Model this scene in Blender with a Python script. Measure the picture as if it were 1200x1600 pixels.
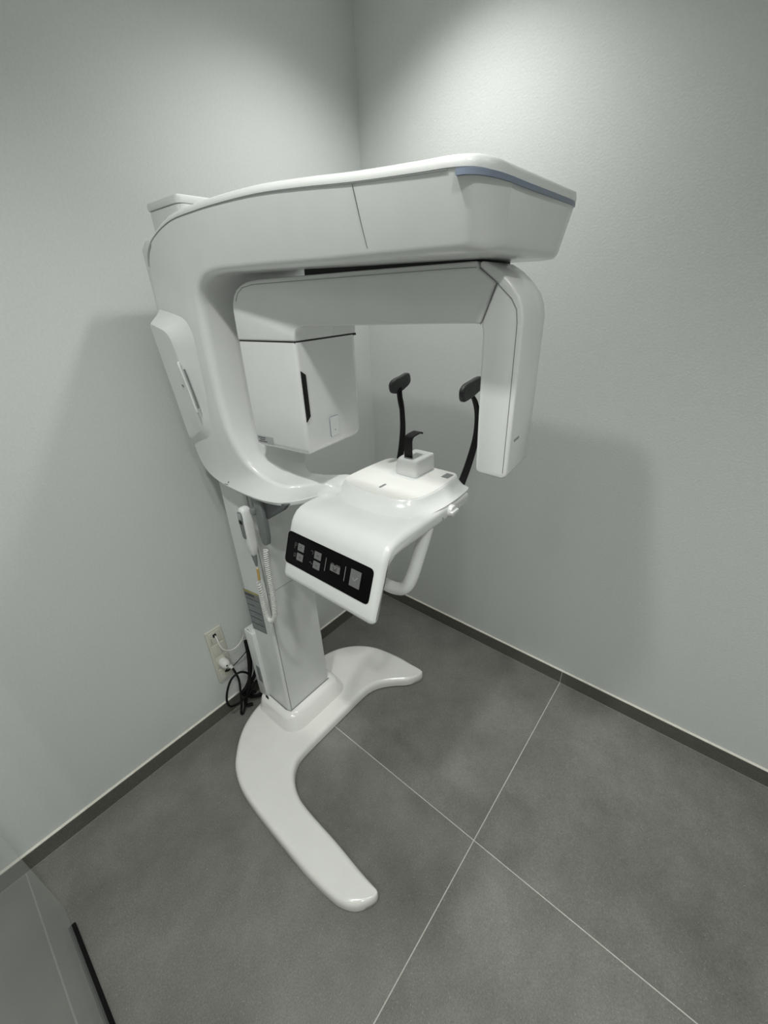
import bpy, bmesh, math, random
from mathutils import Vector, Matrix

random.seed(7)
for o in list(bpy.data.objects):
    bpy.data.objects.remove(o, do_unlink=True)
scene = bpy.context.scene
COL = scene.collection

# ------------------------------------------------------------------ camera
cam_d = bpy.data.cameras.new('camera')
cam_d.sensor_fit = 'VERTICAL'
cam_d.sensor_height = 36.0
cam_d.lens = 645.279 / 1600.0 * 36.0
cam_d.clip_start = 0.02
cam = bpy.data.objects.new('camera', cam_d)
COL.objects.link(cam)
RX = Vector((-0.64059, 0.76698, -0.03692)).normalized()
FW = Vector((-0.66944, -0.58151, -0.46254)).normalized()
RX = (RX - FW * RX.dot(FW)).normalized()
UP = RX.cross(FW)
cam.matrix_world = Matrix(((RX.x, UP.x, -FW.x, 1.5003),
                           (RX.y, UP.y, -FW.y, 1.3472),
                           (RX.z, UP.z, -FW.z, 1.6),
                           (0, 0, 0, 1)))
scene.camera = cam

# ------------------------------------------------------------------ world, exposure
w = bpy.data.worlds.new('world')
scene.world = w
w.use_nodes = True
w.node_tree.nodes['Background'].inputs[0].default_value = (0.62, 0.66, 0.64, 1)
w.node_tree.nodes['Background'].inputs[1].default_value = 0.05
vs = scene.view_settings
vs.view_transform = 'Standard'
vs.look = 'None'
vs.exposure = 0.39
vs.gamma = 1.0
vs.use_curve_mapping = False

# lamp positions (x, y, power); built as recessed downlights further down
CEIL = 2.60
DOWNLIGHTS = [(0.42, 0.53, 25.0), (1.50, 0.88, 34.0), (1.50, 1.62, 22.0), (0.42, 2.30, 8.0), (1.50, 2.42, 22.0), (2.45, 1.25, 22.0), (2.45, 2.30, 20.0)]  # lamps near the front wall and beyond the glass are unseen, added as fill
LAMP_COLOUR = (0.985, 1.0, 0.965)

# ------------------------------------------------------------------ materials
def new_mat(name, col, rough=0.5, metal=0.0, coat=0.0, spec=0.5):
    m = bpy.data.materials.new(name)
    m.use_nodes = True
    b = m.node_tree.nodes['Principled BSDF']
    b.inputs['Base Color'].default_value = (*col, 1)
    b.inputs['Roughness'].default_value = rough
    b.inputs['Metallic'].default_value = metal
    b.inputs['Coat Weight'].default_value = coat
    b.inputs['Coat Roughness'].default_value = 0.08
    b.inputs['Specular IOR Level'].default_value = spec
    return m

def add_noise(m, c1, c2, scale, detail=4, bump=0.0, bscale=None, coord='Object', rough=None, lo=0.35, hi=0.65):
    nt = m.node_tree
    b = nt.nodes['Principled BSDF']
    tc = nt.nodes.new('ShaderNodeTexCoord')
    n = nt.nodes.new('ShaderNodeTexNoise')
    n.inputs['Scale'].default_value = scale
    n.inputs['Detail'].default_value = detail
    nt.links.new(tc.outputs[coord], n.inputs['Vector'])
    r = nt.nodes.new('ShaderNodeValToRGB')
    r.color_ramp.elements[0].position = lo
    r.color_ramp.elements[1].position = hi
    r.color_ramp.elements[0].color = (*c1, 1)
    r.color_ramp.elements[1].color = (*c2, 1)
    nt.links.new(n.outputs['Fac'], r.inputs['Fac'])
    nt.links.new(r.outputs['Color'], b.inputs['Base Color'])
    if bump:
        n2 = nt.nodes.new('ShaderNodeTexNoise')
        n2.inputs['Scale'].default_value = bscale or scale
        n2.inputs['Detail'].default_value = 3
        nt.links.new(tc.outputs[coord], n2.inputs['Vector'])
        bp = nt.nodes.new('ShaderNodeBump')
        bp.inputs['Strength'].default_value = bump
        bp.inputs['Distance'].default_value = 0.001
        nt.links.new(n2.outputs['Fac'], bp.inputs['Height'])
        nt.links.new(bp.outputs['Normal'], b.inputs['Normal'])
    return m

M = {}
M['wall'] = add_noise(new_mat('wall_paint', (0.66, 0.68, 0.665), 0.75, spec=0.25),
                      (0.655, 0.675, 0.66), (0.68, 0.70, 0.685), 150, 4, 0.7, 170)
M['ceiling'] = add_noise(new_mat('ceiling_paint', (0.78, 0.79, 0.78), 0.8, spec=0.2),
                         (0.77, 0.78, 0.77), (0.79, 0.8, 0.79), 60, 3, 0.1, 200)

def tile_material(name, base, dark, light, rough):
    m = new_mat(name, base, rough, spec=0.4)
    nt = m.node_tree
    b = nt.nodes['Principled BSDF']
    tc = nt.nodes.new('ShaderNodeTexCoord')
    oi = nt.nodes.new('ShaderNodeObjectInfo')
    add = nt.nodes.new('ShaderNodeVectorMath')
    add.operation = 'ADD'
    mul = nt.nodes.new('ShaderNodeVectorMath')
    mul.operation = 'SCALE'
    mul.inputs['Scale'].default_value = 1.0
    comb = nt.nodes.new('ShaderNodeCombineXYZ')
    k = nt.nodes.new('ShaderNodeMath')
    k.operation = 'MULTIPLY'
    k.inputs[1].default_value = 37.0
    nt.links.new(oi.outputs['Random'], k.inputs[0])
    nt.links.new(k.outputs[0], comb.inputs[0])
    nt.links.new(k.outputs[0], comb.inputs[2])
    nt.links.new(tc.outputs['Object'], add.inputs[0])
    nt.links.new(comb.outputs[0], add.inputs[1])
    def noise(scale, detail, rgh=0.55):
        n = nt.nodes.new('ShaderNodeTexNoise')
        n.inputs['Scale'].default_value = scale
        n.inputs['Detail'].default_value = detail
        n.inputs['Roughness'].default_value = rgh
        nt.links.new(add.outputs[0], n.inputs['Vector'])
        return n
    cloud, grain, speck = noise(2.6, 9, 0.68), noise(230, 3, 0.7), noise(330, 1)
    r1 = nt.nodes.new('ShaderNodeValToRGB')
    r1.color_ramp.elements[0].position, r1.color_ramp.elements[1].position = 0.3, 0.72
    r1.color_ramp.elements[0].color, r1.color_ramp.elements[1].color = (*dark, 1), (*light, 1)
    nt.links.new(cloud.outputs['Fac'], r1.inputs['Fac'])
    r2 = nt.nodes.new('ShaderNodeValToRGB')
    r2.color_ramp.elements[0].position, r2.color_ramp.elements[1].position = 0.32, 0.7
    r2.color_ramp.elements[0].color, r2.color_ramp.elements[1].color = (0.78, 0.78, 0.77, 1), (1.16, 1.16, 1.15, 1)
    nt.links.new(grain.outputs['Fac'], r2.inputs['Fac'])
    mx = nt.nodes.new('ShaderNodeMix')
    mx.data_type = 'RGBA'
    mx.blend_type = 'MULTIPLY'
    mx.inputs['Factor'].default_value = 1.0
    nt.links.new(r1.outputs['Color'], mx.inputs['A'])
    nt.links.new(r2.outputs['Color'], mx.inputs['B'])
    r3 = nt.nodes.new('ShaderNodeValToRGB')
    r3.color_ramp.elements[0].position, r3.color_ramp.elements[1].position = 0.69, 0.76
    r3.color_ramp.elements[0].color, r3.color_ramp.elements[1].color = (0, 0, 0, 1), (0.5, 0.5, 0.5, 1)
    nt.links.new(speck.outputs['Fac'], r3.inputs['Fac'])
    mx2 = nt.nodes.new('ShaderNodeMix')
    mx2.data_type = 'RGBA'
    nt.links.new(r3.outputs['Color'], mx2.inputs['Factor'])
    nt.links.new(mx.outputs['Result'], mx2.inputs['A'])
    mx2.inputs['B'].default_value = (0.5, 0.5, 0.47, 1)
    nt.links.new(mx2.outputs['Result'], b.inputs['Base Color'])
    bp = nt.nodes.new('ShaderNodeBump')
    bp.inputs['Strength'].default_value = 0.15
    bp.inputs['Distance'].default_value = 0.0006
    nt.links.new(grain.outputs['Fac'], bp.inputs['Height'])
    nt.links.new(bp.outputs['Normal'], b.inputs['Normal'])
    return m

M['tile'] = tile_material('porcelain_tile', (0.2, 0.2, 0.19), (0.138, 0.137, 0.124), (0.262, 0.259, 0.240), 0.38)
M['skirt'] = tile_material('skirting_tile', (0.12, 0.115, 0.10), (0.10, 0.096, 0.085), (0.14, 0.134, 0.12), 0.45)
M['grout'] = add_noise(new_mat('grout', (0.55, 0.54, 0.49), 0.9), (0.52, 0.51, 0.46), (0.60, 0.59, 0.54), 90, 3, 0.2, 400)
M['caulk'] = add_noise(new_mat('caulk', (0.72, 0.69, 0.62), 0.6), (0.68, 0.65, 0.58), (0.76, 0.73, 0.66), 50, 2)

def plastic(name, col, rough, coat=0.0, spec=0.5, var=0.012, bump=0.0):
    m = new_mat(name, col, rough, coat=coat, spec=spec)
    c1 = tuple(max(0, c - var) for c in col)
    c2 = tuple(c + var for c in col)
    return add_noise(m, c1, c2, 14, 3, bump, 700)

M['white'] = plastic('gloss_white_shell', (0.80, 0.81, 0.80), 0.22, coat=0.3)
M['satin'] = plastic('satin_white_panel', (0.74, 0.755, 0.745), 0.34)
M['ivory'] = plastic('ivory_deck', (0.82, 0.815, 0.785), 0.38)
M['foot'] = plastic('gloss_cast_base', (0.88, 0.872, 0.84), 0.14, coat=0.6)
M['black'] = plastic('matte_black_plastic', (0.004, 0.004, 0.004), 0.5, var=0.001, spec=0.3)
M['rubber'] = plastic('black_rubber', (0.005, 0.005, 0.005), 0.7, var=0.001, spec=0.15)
M['padgrey'] = plastic('charcoal_pad', (0.032, 0.033, 0.034), 0.55, var=0.008, bump=0.2)
M['glassblack'] = plastic('black_glass_panel', (0.0025, 0.0025, 0.0025), 0.5, var=0.0005, spec=0.08)
M['button'] = plastic('button_grey', (0.17, 0.17, 0.17), 0.5, var=0.01)
M['icon'] = plastic('icon_dark', (0.03, 0.03, 0.03), 0.5, var=0.003)
M['iconlit'] = plastic('icon_pale', (0.38, 0.39, 0.38), 0.5, var=0.01)
M['icondim'] = plastic('icon_dim', (0.1, 0.1, 0.1), 0.5, var=0.01)
M['joint'] = plastic('panel_joint_shadow_gap', (0.22, 0.23, 0.23), 0.7, var=0.005)
M['gap'] = plastic('bearing_black', (0.01, 0.01, 0.01), 0.7, var=0.002)
M['blue'] = plastic('blue_grey_light_strip', (0.22, 0.26, 0.34), 0.3, var=0.01)
M['midgrey'] = plastic('mid_grey_plastic', (0.20, 0.215, 0.215), 0.45, var=0.01)
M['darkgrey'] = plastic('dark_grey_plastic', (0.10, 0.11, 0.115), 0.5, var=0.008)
M['label'] = plastic('grey_label', (0.20, 0.215, 0.22), 0.5, var=0.015)
M['labelpale'] = plastic('pale_label', (0.42, 0.43, 0.43), 0.5, var=0.01)
M['labelink'] = plastic('label_ink', (0.06, 0.062, 0.065), 0.6, var=0.005)
M['labelline'] = plastic('label_print_pale', (0.32, 0.33, 0.34), 0.6, var=0.01)
M['yellow'] = plastic('yellow_band', (0.42, 0.36, 0.10), 0.5, var=0.02)
M['amber'] = plastic('amber_sleeve', (0.55, 0.36, 0.10), 0.5, var=0.03)
M['cream'] = plastic('cream_socket_plastic', (0.62, 0.61, 0.54), 0.4)
M['cordwhite'] = plastic('white_cord', (0.74, 0.74, 0.71), 0.45)
M['guide'] = plastic('guide_glint_white', (0.92, 0.92, 0.90), 0.25)  # white colour stands in for the glint off the polished guide
M['cordblack'] = plastic('black_cord', (0.004, 0.004, 0.0045), 0.55, var=0.001, spec=0.25)
M['steel'] = plastic('brushed_steel', (0.62, 0.63, 0.62), 0.22)
M['steel'].node_tree.nodes['Principled BSDF'].inputs['Metallic'].default_value = 1.0

def glass_material():
    m = bpy.data.materials.new('clear_glass')
    m.use_nodes = True
    nt = m.node_tree
    nt.nodes.remove(nt.nodes['Principled BSDF'])
    out = nt.nodes['Material Output']
    lw = nt.nodes.new('ShaderNodeLayerWeight')
    lw.inputs['Blend'].default_value = 0.5
    pw = nt.nodes.new('ShaderNodeMath')
    pw.operation = 'POWER'
    pw.inputs[1].default_value = 5.0
    nt.links.new(lw.outputs['Facing'], pw.inputs[0])
    ma = nt.nodes.new('ShaderNodeMath')
    ma.operation = 'MULTIPLY_ADD'
    ma.inputs[1].default_value = 0.96
    ma.inputs[2].default_value = 0.04
    nt.links.new(pw.outputs[0], ma.inputs[0])
    tr = nt.nodes.new('ShaderNodeBsdfTransparent')
    tr.inputs[0].default_value = (0.97, 0.985, 0.975, 1)
    gl = nt.nodes.new('ShaderNodeBsdfGlossy')
    gl.inputs['Color'].default_value = (1, 1, 1, 1)
    gl.inputs['Roughness'].default_value = 0.02
    n = nt.nodes.new('ShaderNodeTexNoise')
    n.inputs['Scale'].default_value = 2.0
    rr = nt.nodes.new('ShaderNodeMapRange')
    rr.inputs['To Min'].default_value = 0.02
    rr.inputs['To Max'].default_value = 0.05
    nt.links.new(n.outputs['Fac'], rr.inputs['Value'])
    nt.links.new(rr.outputs['Result'], gl.inputs['Roughness'])
    mx = nt.nodes.new('ShaderNodeMixShader')
    nt.links.new(ma.outputs[0], mx.inputs[0])
    nt.links.new(tr.outputs[0], mx.inputs[1])
    nt.links.new(gl.outputs[0], mx.inputs[2])
    df = nt.nodes.new('ShaderNodeBsdfDiffuse')      # film of dust on the pane
    df.inputs['Color'].default_value = (0.80, 0.82, 0.80, 1)
    mh = nt.nodes.new('ShaderNodeMixShader')
    mh.inputs[0].default_value = 0.20
    nt.links.new(mx.outputs[0], mh.inputs[1])
    nt.links.new(df.outputs[0], mh.inputs[2])
    nt.links.new(mh.outputs[0], out.inputs['Surface'])
    return m
M['glass'] = glass_material()

def lamp_material():
    m = new_mat('downlight_lens', (0.9, 0.9, 0.9), 0.4)
    b = m.node_tree.nodes['Principled BSDF']
    b.inputs['Emission Color'].default_value = (*LAMP_COLOUR, 1)
    b.inputs['Emission Strength'].default_value = 18.0
    return m
M['lens'] = lamp_material()

# ------------------------------------------------------------------ helpers
def tag(o, label=None, cat=None, group=None, kind=None):
    if label: o['label'] = label
    if cat: o['category'] = cat
    if group: o['group'] = group
    if kind: o['kind'] = kind
    return o

def empty(name, loc):
    o = bpy.data.objects.new(name, None)
    o.empty_display_size = 0.05
    o.location = loc
    COL.objects.link(o)
    return o

def put(o, parent):
    if parent is not None:
        o.parent = parent
        o.matrix_parent_inverse = Matrix.Translation(-parent.location)
    return o

def finish(bm, name, mat, parent=None, smooth=True, angle=35):
    bmesh.ops.remove_doubles(bm, verts=bm.verts, dist=1e-6)
    bmesh.ops.recalc_face_normals(bm, faces=bm.faces)
    big = [f for f in bm.faces if len(f.verts) > 8]
    if big:
        bmesh.ops.triangulate(bm, faces=big, ngon_method='EAR_CLIP')
    me = bpy.data.meshes.new(name)
    bm.to_mesh(me)
    bm.free()
    if smooth:
        for p in me.polygons: p.use_smooth = True
        me.set_sharp_from_angle(angle=math.radians(angle))
    me.materials.append(M[mat] if isinstance(mat, str) else mat)
    o = bpy.data.objects.new(name, me)
    COL.objects.link(o)
    return put(o, parent)

def bm_loft(bm, rings, cap=True, closed=True):
    vr = [[bm.verts.new(p) for p in r] for r in rings]
    n = len(vr[0])
    for a, b in zip(vr, vr[1:]):
        for i in range(n if closed else n - 1):
            j = (i + 1) % n
            try: bm.faces.new((a[i], a[j], b[j], b[i]))
            except ValueError: pass
    if cap:
        bm.faces.new(vr[0])
        bm.faces.new(vr[-1])
    return vr

def loft(name, rings, mat, parent=None, cap=True, angle=35):
    bm = bmesh.new()
    bm_loft(bm, rings, cap)
    return finish(bm, name, mat, parent, True, angle)

def rpoly(pts, r, n=5):
    """round the corners of a closed polygon (any dimension)"""
    out = []
    N = len(pts)
    for i in range(N):
        p, a, b = Vector(pts[i]), Vector(pts[i - 1]), Vector(pts[(i + 1) % N])
        rr = r[i] if isinstance(r, (list, tuple)) else r
        da, db = a - p, b - p
        ra, rb = min(rr, da.length * 0.49), min(rr, db.length * 0.49)
        p0, p2 = p + da.normalized() * ra, p + db.normalized() * rb
        for k in range(n):
            t = k / (n - 1)
            out.append(p0 * (1 - t) ** 2 + p * 2 * t * (1 - t) + p2 * t * t)
    return out

def catmull(pts, n=6, closed=False):
    P = [Vector(p) for p in pts]
    out = []
    N = len(P)
    rng = range(N) if closed else range(N - 1)
    for i in rng:
        p1, p2 = P[i], P[(i + 1) % N]
        p0 = P[i - 1] if (closed or i > 0) else p1 * 2 - p2
        p3 = P[(i + 2) % N] if (closed or i + 2 < N) else p2 * 2 - p1
        for k in range(n):
            t = k / n
            out.append(0.5 * ((2 * p1) + (p2 - p0) * t + (2 * p0 - 5 * p1 + 4 * p2 - p3) * t * t + (3 * p1 - p0 - 3 * p2 + p3) * t ** 3))
    if not closed: out.append(P[-1].copy())
    return out

AX = {'x': (1, 2, 0), 'y': (0, 2, 1), 'z': (0, 1, 2)}
def bm_prism(bm, pts, axis, a, b):
    i, j, k = AX[axis]
    rings = []
    for v in (a, b):
        r = []
        for p in pts:
            c = [0, 0, 0]
            c[i], c[j], c[k] = p[0], p[1], v
            r.append(tuple(c))
        rings.append(r)
    bm_loft(bm, rings)

def bevel_sharp(bm, off, seg=3, ang=38):
    bmesh.ops.recalc_face_normals(bm, faces=bm.faces)
    es = [e for e in bm.edges if len(e.link_faces) == 2 and e.calc_face_angle(0) > math.radians(ang)]
    if es and off > 0:
        bmesh.ops.bevel(bm, geom=es, offset=off, segments=seg, profile=0.5, affect='EDGES', clamp_overlap=True)

def prism(name, pts, axis, a, b, mat, parent=None, bev=0.004, seg=3, angle=35):
    bm = bmesh.new()
    bm_prism(bm, pts, axis, a, b)
    bevel_sharp(bm, bev, seg)
    return finish(bm, name, mat, parent, True, angle)

def box(name, lo, hi, mat, parent=None, bev=0.0, seg=2):
    bm = bmesh.new()
    bm_prism(bm, [(lo[0], lo[1]), (hi[0], lo[1]), (hi[0], hi[1]), (lo[0], hi[1])], 'z', lo[2], hi[2])
    bevel_sharp(bm, bev, seg)
    return finish(bm, name, mat, parent)

def bm_tube(bm, pts, rad, sides=10, cap=True, flat=1.0):
    P = [Vector(p) for p in pts]
    T = []
    for i in range(len(P)):
        a, b = P[max(i - 1, 0)], P[min(i + 1, len(P) - 1)]
        T.append((b - a).normalized())
    up = Vector((0, 0, 1)) if abs(T[0].z) < 0.9 else Vector((1, 0, 0))
    nrm = T[0].cross(up).normalized()
    rings = []
    for i, p in enumerate(P):
        nrm = (nrm - T[i] * nrm.dot(T[i])).normalized()
        bn = T[i].cross(nrm)
        r = rad[i] if isinstance(rad, (list, tuple)) else rad
        rings.append([p + (nrm * math.cos(2 * math.pi * k / sides) + bn * math.sin(2 * math.pi * k / sides) * flat) * r for k in range(sides)])
    bm_loft(bm, rings, cap)

def tube(name, pts, rad, mat, parent=None, sides=10, n=8, smoothpath=True, flat=1.0):
    if smoothpath:
        if isinstance(rad, (list, tuple)):
            rr = catmull([(r, 0, 0) for r in rad], n)
            rad = [v[0] for v in rr]
        pts = catmull(pts, n)
    bm = bmesh.new()
    bm_tube(bm, pts, rad, sides, True, flat)
    return finish(bm, name, mat, parent, True, 50)

def plate(name, origin, U, V, pts, t0, t1, mat, parent=None, bev=0.0):
    """flat plate: 2D polygon in the frame (U, V) at origin, from t0 to t1 along U x V"""
    O, U, V = Vector(origin), Vector(U).normalized(), Vector(V).normalized()
    N = U.cross(V)
    bm = bmesh.new()
    bm_loft(bm, [[O + U * p[0] + V * p[1] + N * t for p in pts] for t in (t0, t1)])
    bevel_sharp(bm, bev, 2)
    return finish(bm, name, mat, parent)

def rrect(x0, y0, x1, y1, r, n=6):
    return [tuple(p[:2]) for p in rpoly([(x0, y0, 0), (x1, y0, 0), (x1, y1, 0), (x0, y1, 0)], r, n)]

def strip(name, pts, width, N, mat, parent=None, thick=0.0006):
    """thin line lying on a surface with normal N along a polyline"""
    N = Vector(N).normalized()
    P = [Vector(p) for p in pts]
    bm = bmesh.new()
    rings = []
    for i, p in enumerate(P):
        t = (P[min(i + 1, len(P) - 1)] - P[max(i - 1, 0)]).normalized()
        s = N.cross(t).normalized() * width / 2
        rings.append([p - s, p + s, p + s + N * thick, p - s + N * thick])
    bm_loft(bm, rings)
    return finish(bm, name, mat, parent, False)

def lathe(name, prof, centre, mat, parent=None, sides=40, axis='z'):
    bm = bmesh.new()
    rings = []
    for k in range(sides):
        a = 2 * math.pi * k / sides
        r = []
        for (rad, h) in prof:
            c = (rad * math.cos(a), rad * math.sin(a), h)
            if axis == 'y': c = (c[0], c[2], c[1])
            if axis == 'x': c = (c[2], c[0], c[1])
            r.append((c[0] + centre[0], c[1] + centre[1], c[2] + centre[2]))
        rings.append(r)
    rings.append(rings[0])
    bm_loft(bm, rings, cap=False, closed=False)
    bmesh.ops.remove_doubles(bm, verts=bm.verts, dist=1e-6)
    return finish(bm, name, mat, parent, True, 40)

def offset_poly(P, d):
    out = []
    N = len(P)
    area = sum(P[i][0] * P[(i + 1) % N][1] - P[(i + 1) % N][0] * P[i][1] for i in range(N))
    sgn = 1 if area > 0 else -1
    for i in range(N):
        a, b = P[i - 1], P[(i + 1) % N]
        t = Vector((b[0] - a[0], b[1] - a[1])).normalized()
        nn = Vector((t.y, -t.x)) * sgn
        out.append((P[i][0] + nn.x * d, P[i][1] + nn.y * d))
    return out

# ------------------------------------------------------------------ the room
XM, YM = 3.20, 2.90
T1, T2, TS, GW = 0.806, 1.0765, 1.2, 0.0030
def simple_box(name, lo, hi, mat):
    return tag(box(name, lo, hi, mat), kind='structure')
wl = simple_box('wall_left', (-0.12, -0.12, -0.05), (XM, 0.0, CEIL), 'wall')
wr = simple_box('wall_right', (-0.12, 0.0, -0.05), (0.0, YM, CEIL), 'wall')
wb = simple_box('wall_back', (XM, -0.12, -0.05), (XM + 0.12, YM, CEIL), 'wall')
wf = simple_box('wall_front', (-0.12, YM, -0.05), (XM + 0.12, YM + 0.12, CEIL), 'wall')
ce = simple_box('ceiling', (-0.12, -0.12, CEIL), (XM + 0.12, YM + 0.12, CEIL + 0.1), 'ceiling')
fl = simple_box('floor', (0, 0, -0.05), (XM, YM, -0.0004), 'grout')
xs = [0.0, T1, T1 + TS, XM]
ys = [0.0, T2, T2 + TS, YM]
for i in range(3):
    for j in range(3):
        g = GW / 2
        box('tile', (xs[i] + g, ys[j] + g, -0.010), (xs[i + 1] - g, ys[j + 1] - g, 0.0), 'tile', fl, 0.0003, 1)
SK = 0.068
def skirting(name, along, breaks, maxv):
    if along == 'y':
        root = simple_box(name, (0.0, 0.010, 0.0), (0.0095, maxv, SK - 0.002), 'grout')
    else:
        root = simple_box(name, (0.0, 0.0, 0.0), (maxv, 0.0095, SK - 0.002), 'grout')
    b = [0.010 if along == 'y' else 0.0] + breaks + [maxv]
    for a, c in zip(b, b[1:]):
        if along == 'y':
            box('skirting_tile', (0.0005, a + 0.0008, 0.0015), (0.010, c - 0.0008, SK), 'skirt', root, 0.0008, 1)
        else:
            box('skirting_tile', (a + 0.0008, 0.0005, 0.0015), (c - 0.0008, 0.010, SK), 'skirt', root, 0.0008, 1)
    # pale sealant bead along the top edge
    if along == 'y':
        prism('sealant_bead', [(0.0, SK), (0.0075, SK), (0.005, SK + 0.0022), (0.0, SK + 0.0038)], 'y', 0.010, maxv, 'caulk', root, 0)
    else:
        prism('sealant_bead', [(0.0, SK), (0.0075, SK), (0.005, SK + 0.0022), (0.0, SK + 0.0038)], 'x', 0.0, maxv, 'caulk', root, 0)
skirting('baseboard_right', 'y', [T2, T2 + TS], YM)
skirting('baseboard_left', 'x', [T1, T1 + TS], XM)

def downlight(x, y, power, label):
    t = empty('ceiling_downlight', (x, y, CEIL))
    tag(t, label, 'ceiling light', 'recessed ceiling downlights')
    lathe('trim_ring', [(0.036, -0.001), (0.046, -0.001), (0.047, -0.004), (0.040, -0.006), (0.036, -0.004), (0.036, -0.001)], (x, y, CEIL), 'white', t)
    lathe('lens', [(0.0001, -0.002), (0.034, -0.002), (0.036, -0.0005), (0.0001, -0.0005)], (x, y, CEIL), 'lens', t)
    l = bpy.data.lights.new('downlight_beam', 'SPOT')
    l.energy = power
    l.color = LAMP_COLOUR
    l.spot_size = math.radians(128)
    l.spot_blend = 0.9
    l.shadow_soft_size = 0.04
    o = bpy.data.objects.new('downlight_beam', l)
    o.location = (x, y, CEIL - 0.03)
    COL.objects.link(o)
    put(o, t)
names = ['recessed ceiling downlight over the corner behind the scanner', 'recessed ceiling downlight in front of the scanner by the glass door', 'recessed ceiling downlight directly above the photographer',
         'added unseen fill downlight along the right wall near the room front', 'added unseen fill downlight behind the photographer',
         'added unseen fill downlight beyond the glass door by the left wall', 'added unseen fill downlight beyond the glass door near the front wall']
for (x, y, p), nm in zip(DOWNLIGHTS, names):
    downlight(x, y, p, nm)

# ------------------------------------------------------------------ the X-ray machine
XR = empty('panoramic_xray_machine', (0.80, 0.25, 0.0))
tag(XR, 'white floor-standing panoramic dental X-ray machine with rotating arm and black control panel', 'x-ray machine')

# ---- cast base with one long and one short foot
outer = [(0.373, 0.566), (0.366, 0.49), (0.368, 0.41), (0.388, 0.30), (0.425, 0.226), (0.482, 0.166), (0.56, 0.126), (0.68, 0.105), (0.82, 0.098), (0.95, 0.100), (1.035, 0.127),
         (1.098, 0.168), (1.153, 0.226), (1.184, 0.275), (1.207, 0.35), (1.216, 0.45), (1.220, 0.60), (1.221, 0.72), (1.214, 0.815), (1.205, 0.860), (1.186, 0.896), (1.160, 0.918), (1.136, 0.930), (1.121, 0.931), (1.1135, 0.922), (1.1115, 0.90), (1.108, 0.83),
         (1.102, 0.74), (1.098, 0.60), (1.088, 0.53), (1.058, 0.470), (1.015, 0.434), (0.97, 0.425), (0.88, 0.424), (0.76, 0.424), (0.66, 0.424), (0.60, 0.428), (0.55, 0.448), (0.50, 0.490), (0.46, 0.534), (0.42, 0.560)]
OUT = [tuple(p[:2]) for p in catmull([(p[0], p[1], 0) for p in outer], 4, True)]
rings = []
for d, z in ((-0.005, 0.001), (-0.005, 0.004), (0.0, 0.006), (0.0, 0.02), (-0.0015, 0.030), (-0.0045, 0.0365), (-0.009, 0.0405), (-0.0145, 0.0424), (-0.0185, 0.0428), (-0.0225, 0.0428)):
    ring = []
    for (x, y), (ox, oy) in zip(OUT, offset_poly(OUT, d)):
        t = math.hypot(x - 0.375, y - 0.566)
        k = min(0.25 + 0.75 * min(1.0, t / 0.10), 0.2 + 0.8 * min(1.0, math.hypot(x - 1.117, y - 0.928) / 0.07))
        ring.append((x + (ox - x) * k, y + (oy - y) * k, z))
    rings.append(ring)
loft('base', rings, 'foot', XR, angle=60)

# ---- collar at the foot of the column
def rr_ring(x0, y0, x1, y1, r, z, n=6):
    return [(p[0], p[1], z) for p in rrect(x0, y0, x1, y1, r, n)]
CX0, CX1, CY0, CY1 = 0.700, 0.921, 0.150, 0.2865
def collar_ring(x0, y0, x1, y1, z, k=1.0):
    return [tuple(p) for p in rpoly([(x0, y0, z), (x1, y0, z), (x1, y1, z), (x0, y1, z)], [0.03 * k, 0.04 * k, 0.08 * k, 0.06 * k], 9)]
loft('column_collar', [collar_ring(CX0 - 0.050, 0.108, CX1 + 0.048, 0.352, 0.041), collar_ring(CX0 - 0.048, 0.110, CX1 + 0.046, 0.350, 0.050),
                       collar_ring(CX0 - 0.032, 0.114, CX1 + 0.033, 0.326, 0.088, 0.8), collar_ring(CX0 - 0.027, 0.116, CX1 + 0.027, 0.318, 0.097, 0.7),
                       collar_ring(CX0 - 0.012, 0.120, CX1 + 0.013, 0.302, 0.102, 0.5)], 'foot', XR, angle=50)
# ---- column
prism('column', rrect(CX0 + 0.002, CY0, CX1 - 0.002, CY1 - 0.003, 0.012), 'z', 0.09, 1.80, 'satin', XR, 0)
fp = prism('front_panel', [(CX0 + 0.014, CY1 - 0.004), (CX1 - 0.0125, CY1 - 0.004), (CX1 - 0.0105, CY1), (CX0 + 0.012, CY1)], 'z', 0.103, 1.13, 'satin', XR, 0.0006, 1)
sp = prism('side_panel', [(CX1 - 0.003, CY0 + 0.004), (CX1, CY0 + 0.004), (CX1, CY1 - 0.014), (CX1 - 0.002, CY1 - 0.006), (CX1 - 0.010, CY1 - 0.0005), (CX1 - 0.011, CY1 - 0.006)], 'z', 0.103, 1.13, 'satin', XR, 0.0006, 1)
strip('corner_joint', [(CX1 - 0.0103, CY1 + 0.0004, 0.103), (CX1 - 0.0103, CY1 + 0.0004, 1.12)], 0.0016, (0.25, 1, 0), 'joint', XR)
strip('front_joint', [(CX0 + 0.012, CY1 + 0.0002, 0.70), (CX1 - 0.011, CY1 + 0.0002, 0.70)], 0.0012, (0, 1, 0), 'joint', fp)
strip('foot_joint', [(CX0 + 0.004, CY1 + 0.002, 0.1028), (CX1 - 0.004, CY1 + 0.002, 0.1028), (CX1 + 0.0025, CY1 - 0.02, 0.1028), (CX1 + 0.0025, CY0, 0.1028)], 0.004, (0, 0, 1), 'joint', XR)
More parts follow.
